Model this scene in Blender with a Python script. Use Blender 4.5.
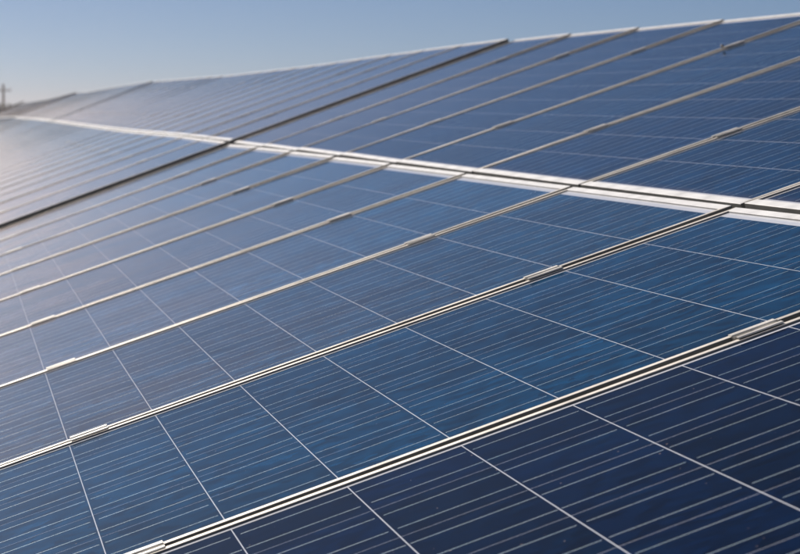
import bpy, bmesh, math, random
from mathutils import Vector, Matrix
random.seed(7)
S = bpy.context.scene
for o in list(bpy.data.objects):
    bpy.data.objects.remove(o)
COL = S.collection

# ------------------------------------------------------------------ camera
cd = bpy.data.cameras.new('camera')
cam = bpy.data.objects.new('camera', cd); COL.objects.link(cam)
S.camera = cam
CAMLOC = Vector((2.522, -1.43059, 0.16073))
R_ = Vector((0.21472, 0.97668, 0)); F_ = Vector((-0.97363, 0.21405, -0.078884)).normalized()
U_ = R_.cross(F_); R_ = F_.cross(U_)
cam.matrix_world = Matrix.Translation(CAMLOC) @ Matrix((R_, U_, -F_)).transposed().to_4x4()
cd.sensor_width = 36; cd.lens = 89.75
cd.clip_start = 0.05; cd.clip_end = 6000
cd.dof.use_dof = True; cd.dof.focus_distance = 3.05; cd.dof.aperture_fstop = 12.5

# ------------------------------------------------------------------ light
HAZE = 0.0009
SUN_EL, SUN_AZ = 34.0, 245.0          # azimuth: direction (sin, cos)
w = bpy.data.worlds.new('World'); S.world = w; w.use_nodes = True
nt = w.node_tree; bg = nt.nodes['Background']
sky = nt.nodes.new('ShaderNodeTexSky'); sky.sky_type = 'NISHITA'; sky.sun_disc = False
sky.sun_elevation = math.radians(SUN_EL); sky.sun_rotation = math.radians(SUN_AZ)
sky.altitude = 0; sky.air_density = 0.5; sky.dust_density = 0.25; sky.ozone_density = 5.5
nt.links.new(sky.outputs[0], bg.inputs[0]); bg.inputs[1].default_value = 0.050
sl = bpy.data.lights.new('sun', 'SUN'); sl.energy = 5.0; sl.angle = math.radians(0.53); sl.color = (1, 0.91, 0.80)
sun = bpy.data.objects.new('sun', sl); COL.objects.link(sun)
sd = Vector((math.cos(math.radians(SUN_EL)) * math.sin(math.radians(SUN_AZ)), math.cos(math.radians(SUN_EL)) * math.cos(math.radians(SUN_AZ)), math.sin(math.radians(SUN_EL))))
sun.rotation_euler = (-sd).to_track_quat('-Z', 'Y').to_euler(); sun.location = sd * 30
S.view_settings.view_transform = 'Standard'; S.view_settings.look = 'None'
S.view_settings.exposure = 0.22; S.view_settings.gamma = 1; S.view_settings.use_curve_mapping = False

# ------------------------------------------------------------------ material helpers
class NB:
    def __init__(s, name):
        s.m = bpy.data.materials.new(name); s.m.use_nodes = True
        s.t = s.m.node_tree; s.b = s.t.nodes['Principled BSDF']
    def put(s, inp, v):
        if isinstance(v, bpy.types.NodeSocket): s.t.links.new(v, inp)
        elif hasattr(inp.default_value, '__len__') and not hasattr(v, '__len__'): inp.default_value = (v, v, v)
        elif hasattr(v, '__len__') and len(v) == 3 and len(inp.default_value) == 4: inp.default_value = (*v, 1)
        else: inp.default_value = v
    def ma(s, op, a, b=0.0, c=0.0):
        n = s.t.nodes.new('ShaderNodeMath'); n.operation = op
        s.put(n.inputs[0], a); s.put(n.inputs[1], b); s.put(n.inputs[2], c); return n.outputs[0]
    def mix(s, f, a, b):
        n = s.t.nodes.new('ShaderNodeMix'); n.data_type = 'RGBA'
        s.put(n.inputs[0], f); s.put(n.inputs[6], a); s.put(n.inputs[7], b); return n.outputs[2]
    def noise(s, v, scale, detail=3, rough=.5):
        n = s.t.nodes.new('ShaderNodeTexNoise'); s.put(n.inputs['Vector'], v)
        n.inputs['Scale'].default_value = scale; n.inputs['Detail'].default_value = detail; n.inputs['Roughness'].default_value = rough
        return n.outputs['Fac']
    def mul(s, v, k):
        n = s.t.nodes.new('ShaderNodeVectorMath'); n.operation = 'MULTIPLY'; s.put(n.inputs[0], v); n.inputs[1].default_value = k; return n.outputs[0]
    def add(s, v, k):
        n = s.t.nodes.new('ShaderNodeVectorMath'); n.operation = 'ADD'; s.put(n.inputs[0], v); s.put(n.inputs[1], k); return n.outputs[0]
    def sstep(s, v, a, b):
        n = s.t.nodes.new('ShaderNodeMapRange'); n.interpolation_type = 'SMOOTHSTEP'
        s.put(n.inputs[0], v); n.inputs[1].default_value = a; n.inputs[2].default_value = b; return n.outputs[0]
    def coord(s):
        return s.t.nodes.new('ShaderNodeTexCoord').outputs['Object']
    def rnd(s):
        return s.t.nodes.new('ShaderNodeObjectInfo').outputs['Random']
    def bump(s, h, strength, dist):
        n = s.t.nodes.new('ShaderNodeBump'); s.put(n.inputs['Height'], h); n.inputs['Strength'].default_value = strength
        n.inputs['Distance'].default_value = dist; s.t.links.new(n.outputs[0], s.b.inputs['Normal'])
    def fin(s, **k):
        for n, v in k.items(): s.put(s.b.inputs[n.replace('_', ' ')], v)
        return s.m

CP = 0.1585                       # cell pitch
def laminate():
    n = NB('cell_laminate'); co = n.coord(); rnd = n.rnd()
    sx = n.t.nodes.new('ShaderNodeSeparateXYZ'); n.put(sx.inputs[0], co)
    x = n.ma('DIVIDE', n.ma('ADD', sx.outputs[0], 3 * CP), CP); y = n.ma('DIVIDE', n.ma('ADD', sx.outputs[1], 5 * CP + .003), CP)
    fx = n.ma('FRACT', x); fy = n.ma('FRACT', y); ix = n.ma('FLOOR', x); iy = n.ma('FLOOR', y)
    ax = n.ma('ABSOLUTE', n.ma('SUBTRACT', fx, .5)); ay = n.ma('ABSOLUTE', n.ma('SUBTRACT', fy, .5))
    inr = n.ma('MULTIPLY', n.ma('LESS_THAN', n.ma('ABSOLUTE', n.ma('SUBTRACT', x, 3)), 3.0), n.ma('LESS_THAN', n.ma('ABSOLUTE', n.ma('SUBTRACT', y, 5)), 5.0))
    cell = n.ma('MULTIPLY', n.ma('LESS_THAN', ax, .5 - .00033 / CP), n.ma('LESS_THAN', ay, .5 - .00068 / CP))
    cell = n.ma('MULTIPLY', cell, inr)
    bus = n.ma('LESS_THAN', n.ma('ABSOLUTE', n.ma('SUBTRACT', ax, .25)),   .0005 / CP)
    # ribbon ends stop a little short of the cell edge, each by its own amount
    wn0 = n.t.nodes.new('ShaderNodeTexWhiteNoise'); wn0.noise_dimensions = '3D'
    cv0 = n.t.nodes.new('ShaderNodeCombineXYZ'); n.put(cv0.inputs[0], n.ma('FLOOR', n.ma('MULTIPLY', x, 2))); n.put(cv0.inputs[1], n.ma('ROUND', y)); n.put(cv0.inputs[2], rnd)
    n.put(wn0.inputs[0], cv0.outputs[0])
    lim = n.ma('MULTIPLY_ADD', wn0.outputs[0], .035, .455)
    busb = n.ma('MULTIPLY', n.ma('MULTIPLY', bus, n.ma('LESS_THAN', ay, lim)), inr)
    # crystal colour
    wn = n.t.nodes.new('ShaderNodeTexWhiteNoise'); cv = n.t.nodes.new('ShaderNodeCombineXYZ')
    n.put(cv.inputs[0], ix); n.put(cv.inputs[1], iy); n.put(cv.inputs[2], rnd); n.put(wn.inputs[0], cv.outputs[0])
    tn = n.t.nodes.new('ShaderNodeAttribute'); tn.attribute_type = 'OBJECT'; tn.attribute_name = 'tone'
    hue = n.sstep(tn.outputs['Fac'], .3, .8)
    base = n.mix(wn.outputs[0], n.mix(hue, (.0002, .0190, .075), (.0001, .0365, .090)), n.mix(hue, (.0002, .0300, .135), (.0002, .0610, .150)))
    off = n.t.nodes.new('ShaderNodeCombineXYZ'); n.put(off.inputs[0], n.ma('MULTIPLY', rnd, 37)); n.put(off.inputs[1], n.ma('MULTIPLY', rnd, 91))
    co2 = n.add(co, off.outputs[0])
    vo = n.t.nodes.new('ShaderNodeTexVoronoi'); n.put(vo.inputs['Vector'], n.mul(n.add(co2, n.mul(wn.outputs['Color'], (3, 3, 0))), (1, .55, 1))); vo.inputs['Scale'].default_value = 80
    vs = n.t.nodes.new('ShaderNodeSeparateColor'); n.put(vs.inputs[0], vo.outputs['Color'])
    g = n.ma('MULTIPLY_ADD', vs.outputs[0], .9, .55)
    big = n.ma('MULTIPLY_ADD', n.noise(co2, 7, 4, .65), 1.1, .45)
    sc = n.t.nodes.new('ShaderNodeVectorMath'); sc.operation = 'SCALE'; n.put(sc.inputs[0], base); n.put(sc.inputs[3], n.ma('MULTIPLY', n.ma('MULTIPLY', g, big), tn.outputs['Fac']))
    base = sc.outputs[0]
    # bright blue crystal streaks
    cs = n.add(co2, n.mul(wn.outputs['Color'], (4, 4, 0)))
    st = n.noise(n.mul(cs, (16, 5, 1)), 1.0, 6, .68)
    pat = n.ma('MULTIPLY', n.sstep(st, .50, .70), n.sstep(n.noise(co2, 2.3, 2), .42, .58))
    base = n.mix(n.ma('MULTIPLY', n.ma('MULTIPLY', pat, .55), tn.outputs['Fac']), base, (.001, .070, .190))
    # lavender white laminate between and around the cells
    bk = n.mix(n.noise(co2, 60, 3), (.58, .61, .68), (.72, .74, .80))
    colr = n.mix(cell, bk, base)
    rib = n.mix(n.noise(n.mul(co2, (300, 14, 1)), 1.0, 3), (.45, .69, .72), (.92, .92, .93))
    colr = n.mix(busb, colr, rib)
    # dust specks
    sp = n.t.nodes.new('ShaderNodeTexVoronoi'); n.put(sp.inputs['Vector'], co2); sp.inputs['Scale'].default_value = 70
    ss = n.t.nodes.new('ShaderNodeSeparateColor'); n.put(ss.inputs[0], sp.outputs['Color'])
    spk = n.ma('LESS_THAN', sp.outputs['Distance'], n.ma('MULTIPLY', n.ma('POWER', ss.outputs[0], 8), .10))
    colr = n.mix(n.ma('MULTIPLY', spk, .7), colr, (.36, .27, .23))
    # warm lens glare painted in as a veil, over thin dust and lower-edge grime
    dn = n.t.nodes.new('ShaderNodeAttribute'); dn.attribute_type = 'OBJECT'; dn.attribute_name = 'glare'
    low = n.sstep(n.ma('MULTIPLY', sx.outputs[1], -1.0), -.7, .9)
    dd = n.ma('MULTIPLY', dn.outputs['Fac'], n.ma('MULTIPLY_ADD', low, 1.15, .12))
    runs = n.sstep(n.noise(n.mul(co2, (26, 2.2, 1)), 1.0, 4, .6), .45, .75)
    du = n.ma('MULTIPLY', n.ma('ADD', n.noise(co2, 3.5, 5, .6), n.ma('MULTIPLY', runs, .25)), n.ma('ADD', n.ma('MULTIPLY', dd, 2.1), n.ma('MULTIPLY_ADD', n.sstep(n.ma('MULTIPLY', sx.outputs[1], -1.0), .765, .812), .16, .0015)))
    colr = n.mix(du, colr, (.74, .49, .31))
    n.bump(n.noise(co2, 900, 1), .05, .0004)
    return n.fin(Base_Color=colr, Roughness=n.ma('ADD', n.ma('MULTIPLY', busb, .28), n.ma('MULTIPLY_ADD', n.noise(co2, 9, 4), .05, .05)), IOR=1.17, Metallic=n.ma('MULTIPLY', busb, .35),
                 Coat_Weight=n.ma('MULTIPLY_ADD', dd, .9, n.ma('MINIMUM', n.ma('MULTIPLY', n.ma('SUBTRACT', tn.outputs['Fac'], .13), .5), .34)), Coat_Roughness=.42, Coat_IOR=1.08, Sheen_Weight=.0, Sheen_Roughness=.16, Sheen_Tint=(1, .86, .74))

def alu(name, c=(.78, .76, .72), r=.42, m=.85, stretch=(1, 1, 1)):
    n = NB(name); co = n.coord()
    k = n.noise(n.mul(co, stretch), 30, 4, .6)
    d = n.noise(co, 11, 3)
    n.bump(k, .12, .0005)
    return n.fin(Base_Color=n.mix(n.sstep(d, .35, .8), c, tuple(v * .66 for v in c)), Metallic=m, Roughness=n.ma('MULTIPLY_ADD', k, .25, r - .12))

M = dict(lam=laminate(), frame=alu('anodised_frame', (.70, .66, .60), .5, .55, (8, 8, 8)),
         end=alu('anodised_end_frame_sun_gloss', (.97, .965, .955), .38, .05, (2, 30, 8)),  # same aluminium whitened: sun gloss on the end frames put into the colour
         clamp=alu('clamp_aluminium', (.70, .68, .64), .5, .4, (40, 2, 1)), steel=alu('galvanised_steel', (.48, .49, .50), .5, .8, (5, 5, 5)))
n = NB('back_sheet'); M['wall'] = alu('shaded_frame_side', (.225, .22, .205), .5, .2, (3, 3, 12)); M['back'] = n.fin(Base_Color=(.72, .72, .72), Roughness=.5)  # frame sides and inner lips coloured darker to paint in the gap shade
n = NB('black_plastic'); M['black'] = n.fin(Base_Color=n.mix(n.noise(n.coord(), 80), (.012, .012, .014), (.03, .03, .03)), Roughness=.5)
n = NB('bolt_steel'); M['bolt'] = n.fin(Base_Color=n.mix(n.noise(n.coord(), 200), (.35, .34, .33), (.55, .54, .52)), Metallic=1.0, Roughness=.35)
n = NB('weathered_wood'); M['wood'] = n.fin(Base_Color=n.mix(n.noise(n.mul(n.coord(), (20, 20, 1)), 2, 5), (.10, .075, .055), (.20, .16, .125)), Roughness=.85)
n = NB('leaf'); M['leaf'] = n.fin(Base_Color=n.mix(n.noise(n.coord(), 1.3, 3), (.03, .05, .018), (.07, .10, .035)), Roughness=.6)
n = NB('dry_soil'); c_ = n.coord(); f_ = n.noise(c_, .5, 6, .6)
g_ = n.mix(n.sstep(n.noise(c_, .08, 5), .42, .6), (.20, .155, .10), (.13, .13, .055)); n.bump(n.noise(c_, 9, 6, .7), .6, .05)
M['soil'] = n.fin(Base_Color=n.mix(f_, g_, (.28, .23, .15)), Roughness=.95)
n = NB('grass_blade'); M['grass'] = n.fin(Base_Color=n.mix(n.noise(n.coord(), .7, 3), (.09, .12, .035), (.24, .20, .09)), Roughness=.8)
n = NB('porcelain'); M['porc'] = n.fin(Base_Color=n.mix(n.noise(n.coord(), 9), (.3, .2, .16), (.4, .3, .24)), Roughness=.3)

# ------------------------------------------------------------------ mesh helpers
def link(name, me, parent=None):
    o = bpy.data.objects.new(name, me); COL.objects.link(o)
    if parent: o.parent = parent
    return o
def mesh(name, bm, mats):
    me = bpy.data.meshes.new(name); bmesh.ops.recalc_face_normals(bm, faces=bm.faces); bm.to_mesh(me); bm.free()
    for m in (mats if isinstance(mats, (list, tuple)) else [mats]): me.materials.append(m)
    return me
def box(bm, x0, x1, y0, y1, z0, z1, mi=0, bev=0):
    vs = [bm.verts.new((x, y, z)) for z in (z0, z1) for y in (y0, y1) for x in (x0, x1)]
    fs = [bm.faces.new([vs[i] for i in q]) for q in ((0, 1, 3, 2), (4, 6, 7, 5), (0, 4, 5, 1), (2, 3, 7, 6), (0, 2, 6, 4), (1, 5, 7, 3))]
    for f in fs: f.material_index = mi
    if bev:
        es = set(e for f in fs for e in f.edges)
        r = bmesh.ops.bevel(bm, geom=list(es), offset=bev, segments=2, affect='EDGES', profile=.5)
        for f in r['faces']: f.material_index = mi
    return vs
def bar(bm, a, b, w_, h_, mi=0):
    a, b = Vector(a), Vector(b); d = (b - a); L = d.length; d.normalize()
    up = Vector((0, 0, 1)) if abs(d.z) < .95 else Vector((1, 0, 0))
    s = d.cross(up).normalized(); t = s.cross(d)
    vs = [bm.verts.new(p + s * i * w_ / 2 + t * j * h_ / 2) for p in (a, b) for j in (-1, 1) for i in (-1, 1)]
    for q in ((0, 1, 3, 2), (4, 6, 7, 5), (0, 4, 5, 1), (2, 3, 7, 6), (0, 2, 6, 4), (1, 5, 7, 3)):
        bm.faces.new([vs[i] for i in q]).material_index = mi
def tube(bm, pts, rads, n=10, mi=0, cap=True):
    rings = []
    for i, p in enumerate(pts):
        p = Vector(p); d = (Vector(pts[min(i + 1, len(pts) - 1)]) - Vector(pts[max(i - 1, 0)])).normalized()
        up = Vector((1, 0, 0)) if abs(d.x) < .9 else Vector((0, 1, 0))
        s = d.cross(up).normalized(); t = s.cross(d)
        rings.append([bm.verts.new(p + (s * math.cos(k * 2 * math.pi / n) + t * math.sin(k * 2 * math.pi / n)) * rads[i]) for k in range(n)])
    for a, b in zip(rings, rings[1:]):
        for k in range(n): bm.faces.new((a[k], a[(k + 1) % n], b[(k + 1) % n], b[k])).material_index = mi
    if cap:
        bm.faces.new(rings[0][::-1]).material_index = mi; bm.faces.new(rings[-1]).material_index = mi

# ------------------------------------------------------------------ array surface
TH = 0.314129; CT, ST = math.cos(TH), math.sin(TH)
def W3(u, v, z): return Vector((u, v * CT - z * ST, v * ST + z * CT))
P = (0.03724049625642557, -0.014948461867141296, 0.009906411433736639, 0.0017818168918118354, -0.00766332721663336, 0.008181257176189432)
MW, ML, PITCH, GAPV, HT = .995, 1.662, 1.015, .018, .040
def lerp(tab, i):
    if i <= tab[0][0]: return tab[0][1:]
    for a, b in zip(tab, tab[1:]):
        if i <= b[0]:
            t = (i - a[0]) / (b[0] - a[0]); return [p + (q - p) * t for p, q in zip(a[1:], b[1:])]
    return tab[-1][1:]
SURF = {2: [(8.2, -.006, .045, .097), (10.5, .012, .059, .1065), (14.4, .02, .065, .113), (19.5, .035, .09, .143), (24.6, .04, .12, .204), (28.2, .05, .142, .242)],
        3: [(28.4, .036, .146, .254), (34.8, .08, .175, .277), (43.4, .10, .195, .293), (48.4, .12, .225, .331)],
        4: [(48.6, .130, .235, .357), (63.8, .15, .24, .330), (68.6, .15, .24, .335)],
        5: [(68.8, .15, .245, .342), (88.6, .21, .305, .398)],
        6: [(88.8, .23, .34, .505), (94, .23, .34, .505)]}
def surf(t, u, v):
    if t == 1:
        s = -u / 5; z = P[0] * s * s + P[1] * s ** 3 + P[2] * s * v + P[3] * v * v + P[4] * max(v, 0) + P[5] * s * s * v
    else:
        b, d, p = lerp(SURF[t], -u / PITCH)
        z = d + (p - d) * v / 1.673 if v > 0 else d + (d - b) * v / 1.673
    return W3(u, v, z)
def rigid(t, u, v, lift=0):
    h = .45; X = (surf(t, u + h, v) - surf(t, u - h, v)).normalized(); Y = (surf(t, u, v + h * .99) - surf(t, u, v - h * .99)).normalized() if abs(v) > .46 else (surf(t, u, v + .3) - surf(t, u, v - .3)).normalized()
    Z = X.cross(Y).normalized(); Y = Z.cross(X)
    return Matrix.Translation(surf(t, u, v) + Z * lift) @ Matrix((X, Y, Z)).transposed().to_4x4()

# ------------------------------------------------------------------ ground
GZ = -1.42
def gh(x, y):
    return GZ + .05 * math.sin(x * .31 + y * .2) + .04 * math.sin(y * .7 - x * .13) + max(0, -x - 20) * .0012
bm = bmesh.new()
def grid(bm, x0, x1, y0, y1, nx, ny):
    g = [[bm.verts.new((x0 + (x1 - x0) * i / nx, y0 + (y1 - y0) * j / ny, gh(x0 + (x1 - x0) * i / nx, y0 + (y1 - y0) * j / ny))) for j in range(ny + 1)] for i in range(nx + 1)]
    for i in range(nx):
        for j in range(ny): bm.faces.new((g[i][j], g[i + 1][j], g[i + 1][j + 1], g[i][j + 1]))
    return g
g = grid(bm, -150, 40, -60, 60, 190, 120)
# skirt out to the horizon
B = [g[i][0] for i in range(190)] + [g[190][j] for j in range(120)] + [g[i][120] for i in range(190, 0, -1)] + [g[0][j] for j in range(120, 0, -1)]
O = []
for v in B:
    d = Vector((v.co.x + 55, v.co.y, 0)); k = 760 / max(abs(d.x), abs(d.y)); O.append(bm.verts.new((d.x * k - 55, d.y * k, GZ - .3)))
for i in range(len(B)):
    j = (i + 1) % len(B); bm.faces.new((B[i], B[j], O[j], O[i]))
go = link('ground', mesh('ground', bm, M['soil'])); go['kind'] = 'structure'
for f in go.data.polygons: f.use_smooth = True
bm = bmesh.new()
for k in range(9000):
    if k < 6000: x, y = random.uniform(-14, 5), random.uniform(-5, 4.5)
    else: x, y = random.uniform(-95, -14), random.uniform(-5, 5)
    h = random.uniform(.06, .22) * (.5 if abs(y) < 1.5 else 1); a = random.uniform(0, 6.28); w_ = random.uniform(.006, .014); z = gh(x, y) - .02
    dx, dy = math.cos(a), math.sin(a); ln = random.uniform(.02, .09)
    v1 = bm.verts.new((x - dx * w_, y - dy * w_, z)); v2 = bm.verts.new((x + dx * w_, y + dy * w_, z)); v3 = bm.verts.new((x + dy * ln, y - dx * ln, z + h))
    bm.faces.new((v1, v2, v3))
gr = link('grass', mesh('grass', bm, M['grass'])); gr['kind'] = 'stuff'

# ------------------------------------------------------------------ one panel
def frame_mesh():
    bm = bmesh.new(); a, b = MW / 2, ML / 2
    sl_, el = .0125, .021; ch = .0006
    # section: (inset fraction, z): outer bottom, outer top, chamfer, inner chamfer, inner top, inner bottom
    prof = [(0, -HT), (0, -ch), (ch, 0), (1, 0), (1, -.0008), (1, -HT)]
    rings = []
    for f, z in prof:
        if f == 1: dx, dy = (sl_ - ch, el - ch) if z == 0 else (sl_, el)
        else: dx = dy = f
        rings.append([bm.verts.new((sx * (a - dx), sy * (b - dy - (.003 if f == 1 and sy < 0 else 0)), z)) for sx, sy in ((-1, -1), (1, -1), (1, 1), (-1, 1))])
    rings.append(rings[0])
    for p, q in zip(rings, rings[1:]):
        for k in range(4):
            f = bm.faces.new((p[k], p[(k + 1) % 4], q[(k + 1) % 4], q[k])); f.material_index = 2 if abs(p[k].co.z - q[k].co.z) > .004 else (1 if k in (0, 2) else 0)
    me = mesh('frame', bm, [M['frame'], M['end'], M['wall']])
    return me
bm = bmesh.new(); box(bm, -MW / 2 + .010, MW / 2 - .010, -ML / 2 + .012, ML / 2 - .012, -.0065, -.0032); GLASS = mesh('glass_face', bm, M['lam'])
bm = bmesh.new(); box(bm, -MW / 2 + .011, MW / 2 - .011, -ML / 2 + .013, ML / 2 - .013, -.0078, -.0068); BACK = mesh('back_sheet', bm, M['back'])
bm = bmesh.new(); box(bm, -.055, .055, ML / 2 - .20, ML / 2 - .09, -.027, -.0072, bev=.003)
tube(bm, [(-.05, ML / 2 - .15, -.02), (-.15, ML / 2 - .16, -.03), (-.3, ML / 2 - .25, -.05), (-.44, ML / 2 - .3, -.036)], [.003] * 4, 6)
tube(bm, [(.05, ML / 2 - .15, -.02), (.15, ML / 2 - .16, -.03), (.3, ML / 2 - .25, -.05), (.44, ML / 2 - .3, -.036)], [.003] * 4, 6); JB = mesh('junction_box', bm, M['black'])
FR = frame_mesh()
ORD = ['first', 'second', 'third', 'fourth', 'fifth', 'sixth', 'seventh', 'eighth', 'ninth', 'tenth', 'eleventh', 'twelfth', 'thirteenth', 'fourteenth',
       'fifteenth', 'sixteenth', 'seventeenth', 'eighteenth', 'nineteenth', 'twentieth']
TAB = {1: 'nearest array', 2: 'second array beyond dark gap', 3: 'hazy third array', 4: 'far fourth array', 5: 'far fifth array', 6: 'farthest array'}
proto = []
def panel(t, i, row, u, label, tone=1.0):
    e = bpy.data.objects.new('solar_panel', None); COL.objects.link(e); e.empty_display_size = .1
    v = (1 if row == 'upper' else -1) * (GAPV / 2 + ML / 2)
    j = random.uniform
    M4 = rigid(t, u, v, j(-.0006, .0006)) @ Matrix.Rotation(j(-.0008, .0008), 4, 'X') @ Matrix.Rotation(j(-.0014, .0014), 4, 'Y')
    e.matrix_world = M4
    e['label'] = label; e['category'] = 'solar panel'; e['group'] = 'solar panels in two rows'
    if not proto:
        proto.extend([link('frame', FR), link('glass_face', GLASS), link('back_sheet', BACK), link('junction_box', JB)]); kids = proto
    else:
        kids = [k.copy() for k in proto]
        for k in kids: COL.objects.link(k)
    for k in kids: k.parent = e
    kids[1]['tone'] = tone; kids[1]['glare'] = min(1.1, max(0, (-u - .6) * .07)) if row == 'lower' else min(.9, max(0, (-u - 5) * .03))  # painted glare veil strengthens with distance along each row
    return e

# ------------------------------------------------------------------ clamps
def clamp_meshes():
    bm = bmesh.new(); L = .034; T = .0014
    # hat section across the 20 mm gap: ribbed near flange, channel, raised rims; x across the gap, y along it
    pr = [(-.021, 0.0), (-.021, T), (-.0145, T), (-.0125, T * .75), (-.0105, T), (-.0085, T), (-.0075, .0004), (-.0070, -.006), (.0070, -.006), (.0075, .0004), (.0085, T + .0004),
          (.0105, T + .0004), (.0115, T + .0002), (.0125, T + .0004), (.0135, T + .0002), (.0145, T + .0004), (.0155, T + .0002), (.0165, T + .0003), (.0172, T - .0004), (.0180, T - .0008), (.0180, 0.0),
          (.0092, 0.0), (.0090, -.0085), (-.0090, -.0085), (-.0092, 0.0)]
    a = [bm.verts.new((x, -L, z)) for x, z in pr]; b = [bm.verts.new((x, L, z)) for x, z in pr]; n_ = len(pr)
    for k in range(n_): bm.faces.new((a[k], a[(k + 1) % n_], b[(k + 1) % n_], b[k]))
    fa, fb = bm.faces.new(a[::-1]), bm.faces.new(b); bmesh.ops.triangulate(bm, faces=[fa, fb])
    pl = mesh('clamp_body', bm, M['clamp'])
    bm = bmesh.new(); tube(bm, [(0, 0, -.05), (0, 0, -.0058), (0, 0, -.0056), (0, 0, -.0012), (0, 0, -.0006)], [.003, .003, .0056, .0056, .005], 6)
    bo = mesh('bolt', bm, M['bolt'])
    return pl, bo
CL, BO = clamp_meshes(); cproto = []
def clamp(t, u, v, label, end=False):
    e = bpy.data.objects.new('mid_clamp', None); COL.objects.link(e); e.empty_display_size = .05
    e.matrix_world = rigid(t, u, v, .0006)
    e['label'] = label; e['category'] = 'clamp'; e['group'] = 'clamps bridging neighbouring panels'
    if not cproto: cproto.extend([link('clamp_body', CL), link('bolt', BO)]); kids = cproto
    else:
        kids = [k.copy() for k in cproto]
        for k in kids: COL.objects.link(k)
    for k in kids: k.parent = e
    return e
CV = 2.77 * CP + .0
VC = GAPV / 2 + ML / 2
NUM = {1: 'nearest array', 2: 'second array', 3: 'third array'}

# ------------------------------------------------------------------ tables
TABLES = {1: (0, [-1] + list(range(0, 8))), 2: (8.14, range(20)), 3: (28.4, range(20)), 4: (48.6, range(20)), 5: (68.8, range(20)), 6: (88.9, range(4))}
for t, (st, idx) in TABLES.items():
    idx = list(idx)
    for q, i in enumerate(idx):
        u = -(st + i + .5) * PITCH
        for row in ('lower', 'upper'):
            panel(t, i, row, u, f'{ORD[q]} dark blue {row}-row panel from near end of {TAB[t]}',
                  {(1, -1, 'lower'): .22, (1, 0, 'lower'): .68, (1, 1, 'lower'): .85}.get((t, i, row), random.uniform(1.0, 1.25) * (.5 if row == 'upper' else 1)))  # nearest lower panel's colour darkened to stand in for weaker, polarised reflection
        if t <= 2 and q + 1 < len(idx):
            ub = -(st + i + 1) * PITCH
            for row, s in (('lower', -1), ('upper', 1)):
                if t == 2 and row == 'lower' and q > 8: continue
                for wh, d in (('low', -CV), ('high', CV)):
                    clamp(t, ub, s * VC + d, f'{wh} silver clamp after the {ORD[q]} {row}-row panel of the {NUM[t]} from near end')

# mounting frames: rails under the clamps, rafters, posts
for t, (st, idx) in TABLES.items():
    idx = list(idx); u0 = -(st + idx[0]) * PITCH - .01; u1 = -(st + idx[-1] + 1) * PITCH + .01
    e = bpy.data.objects.new('mounting_frame', None); COL.objects.link(e); e.location = (u0, 0, GZ); bpy.context.view_layer.update()
    e['label'] = f'galvanised steel rails, rafters and posts carrying the panels of the {TAB[t]}'; e['category'] = 'mounting frame'; e['group'] = 'steel mounting frames under the arrays'
    org = Vector((u0, 0, GZ))
    ns = max(4, int(abs(u1 - u0) / 1.015))
    for v in (-VC - CV, -VC + CV, VC - CV, VC + CV):
        bm = bmesh.new(); Nn = Vector((0, -ST, CT))
        pts = [surf(t, u0 + (u1 - u0) * k / ns, v) - Nn * (HT + .026) - org for k in range(ns + 1)]
        vr = [[bm.verts.new(p + Vector((0, CT, ST)) * a * .02 + Nn * b * .022) for a, b in ((-1, -1), (1, -1), (1, 1), (-1, 1))] for p in pts]
        for p, q in zip(vr, vr[1:]):
            for k in range(4): bm.faces.new((p[k], p[(k + 1) % 4], q[(k + 1) % 4], q[k]))
        bm.faces.new(vr[0][::-1]); bm.faces.new(vr[-1])
        link('rail', mesh('rail', bm, M['steel']), e)
    nb = 4 if t == 1 else 6
    if t == 6: nb = 2
    for k in range(nb):
        u = u0 + (u1 - u0) * (k + .5) / nb; Nn = Vector((0, -ST, CT))
        a = surf(t, u, -1.55) - Nn * (HT + .090) - org; b = surf(t, u, 1.55) - Nn * (HT + .090) - org
        bm = bmesh.new(); bar(bm, a, b, .06, .08); link('rafter', mesh('rafter', bm, M['steel']), e)
        for f_ in (.22, .80):
            p = a.lerp(b, f_) - Vector((0, 0, .045)); gz = gh(u, p.y) - GZ - .3
            bm = bmesh.new(); bar(bm, (p.x, p.y, gz), p, .08, .06); link('post', mesh('post', bm, M['steel']), e)

# ------------------------------------------------------------------ small dark clip on a frame joint
def clip():
    e = bpy.data.objects.new('cable_clip', None); COL.objects.link(e)
    e.matrix_world = rigid(1, -4 * PITCH, 1.236, 0) @ Matrix.Scale(.62, 4)
    e['label'] = 'tiny black clip standing upright on the joint between two upper-row panels'; e['category'] = 'clip'
    bm = bmesh.new(); tube(bm, [(0, 0, -.004), (.0005, 0, .006), (-.001, .001, .013)], [.0035, .0026, .0042], 10); link('stem', mesh('stem', bm, M['black']), e)
    bm = bmesh.new(); tube(bm, [(-.001, .001, .008), (-.001, .001, .010), (-.001, .001, .017), (-.001, .001, .020)], [.007, .0105, .0100, .005], 12); link('head', mesh('head', bm, M['black']), e)
clip()

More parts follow.
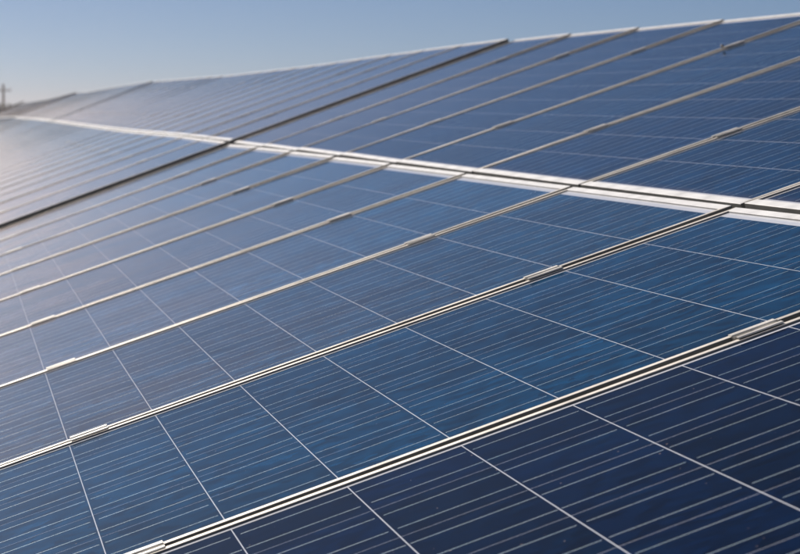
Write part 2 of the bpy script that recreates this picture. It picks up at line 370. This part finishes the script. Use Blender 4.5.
# ------------------------------------------------------------------ utility pole and hedge far off
def pix(x, y, d):
    r = R_ * ((x - 400) / 1994.5) + U_ * ((277 - y) / 1994.5) + F_
    return CAMLOC + r * d
D = 230
pp = pix(3.2, 84, D); base = Vector((pp.x, pp.y, gh(pp.x, pp.y) - .3)) if False else Vector((pp.x, pp.y, GZ - .1))
e = bpy.data.objects.new('utility_pole', None); COL.objects.link(e); e.location = base
e['label'] = 'grey wooden utility pole with a crossarm rising beyond the farthest array'; e['category'] = 'utility pole'
H = pp.z - base.z
bm = bmesh.new(); tube(bm, [(0, 0, -.4), (0, 0, H * .5), (0, 0, H)], [.17, .15, .12], 12); link('shaft', mesh('shaft', bm, M['wood']), e)
bm = bmesh.new(); bar(bm, R_ * -.9 + Vector((-.13, 0, H - .75)), R_ * .9 + Vector((-.13, 0, H - .75)), .12, .12); link('crossarm', mesh('crossarm', bm, M['wood']), e)
for s in (-.8, -.3, .3, .8):
    q = R_ * s + Vector((-.13, 0, H - .69)); bm = bmesh.new(); tube(bm, [q, q + Vector((0, 0, .08)), q + Vector((0, 0, .12)), q + Vector((0, 0, .2)), q + Vector((0, 0, .24))], [.02, .03, .07, .06, .02], 8)
    link('insulator', mesh('insulator', bm, M['porc']), e)
def tree(x, y, d, wid, label):
    top = pix(x, y, d); b = Vector((top.x, top.y, GZ - .1)); h = top.z - b.z
    e = bpy.data.objects.new('shrub_tree', None); COL.objects.link(e); e.location = b
    e['label'] = label; e['category'] = 'tree'; e['group'] = 'dark trees beyond the farthest array'
    bm = bmesh.new(); tube(bm, [(0, 0, -.2), (.1, 0, h * .35), (.05, .1, h * .8)], [.18, .13, .04], 8)
    for k in range(6):
        a = k * 1.05; tube(bm, [(0.07, 0, h * (.25 + .06 * k)), (math.cos(a) * wid * .3, math.sin(a) * wid * .3, h * (.5 + .05 * k))], [.06, .02], 6)
    link('trunk', mesh('trunk', bm, M['wood']), e)
    bm = bmesh.new()
    cl = [(random.uniform(-1, 1) * wid * .55, random.uniform(-1, 1) * wid * .55, random.uniform(.35, .88) * h, random.uniform(.5, .9)) for _ in range(26)]
    for cx, cy, cz, r in cl:
        for _ in range(90):
            v = Vector((random.gauss(0, 1), random.gauss(0, 1), random.gauss(0, .8))).normalized() * r * random.uniform(.6, 1.05)
            c = Vector((cx, cy, cz)) + v
            if c.z > h: continue
            a = Vector((random.gauss(0, 1), random.gauss(0, 1), random.gauss(0, 1))).normalized() * .13; b2 = a.cross(Vector((random.gauss(0, 1), random.gauss(0, 1), random.gauss(0, 1)))).normalized() * .07
            bm.faces.new([bm.verts.new(c + q) for q in (a, b2, -a, -b2)])
    link('crown', mesh('crown', bm, M['leaf']), e)
tree(-1, 103.5, 215, 3.2, 'dark leafy tree at the foot of the utility pole')
tree(-30, 100.5, 222, 4.0, 'taller dark tree outside the pole, further along')

# ------------------------------------------------------------------ haze: one even box of air round everything
bm = bmesh.new(); box(bm, -900, 700, -850, 850, GZ - 4, 9.5)
hm = bpy.data.materials.new('haze_air'); hm.use_nodes = True
pv = hm.node_tree.nodes.new('ShaderNodeVolumePrincipled'); hm.node_tree.nodes.remove(hm.node_tree.nodes['Principled BSDF'])
pv.inputs['Color'].default_value = (.93, .84, .84, 1); pv.inputs['Density'].default_value = HAZE; pv.inputs['Anisotropy'].default_value = .75
hm.node_tree.links.new(pv.outputs[0], hm.node_tree.nodes['Material Output'].inputs['Volume'])
hz = link('haze', mesh('haze', bm, hm)); hz['kind'] = 'stuff'
bpy.context.view_layer.update()
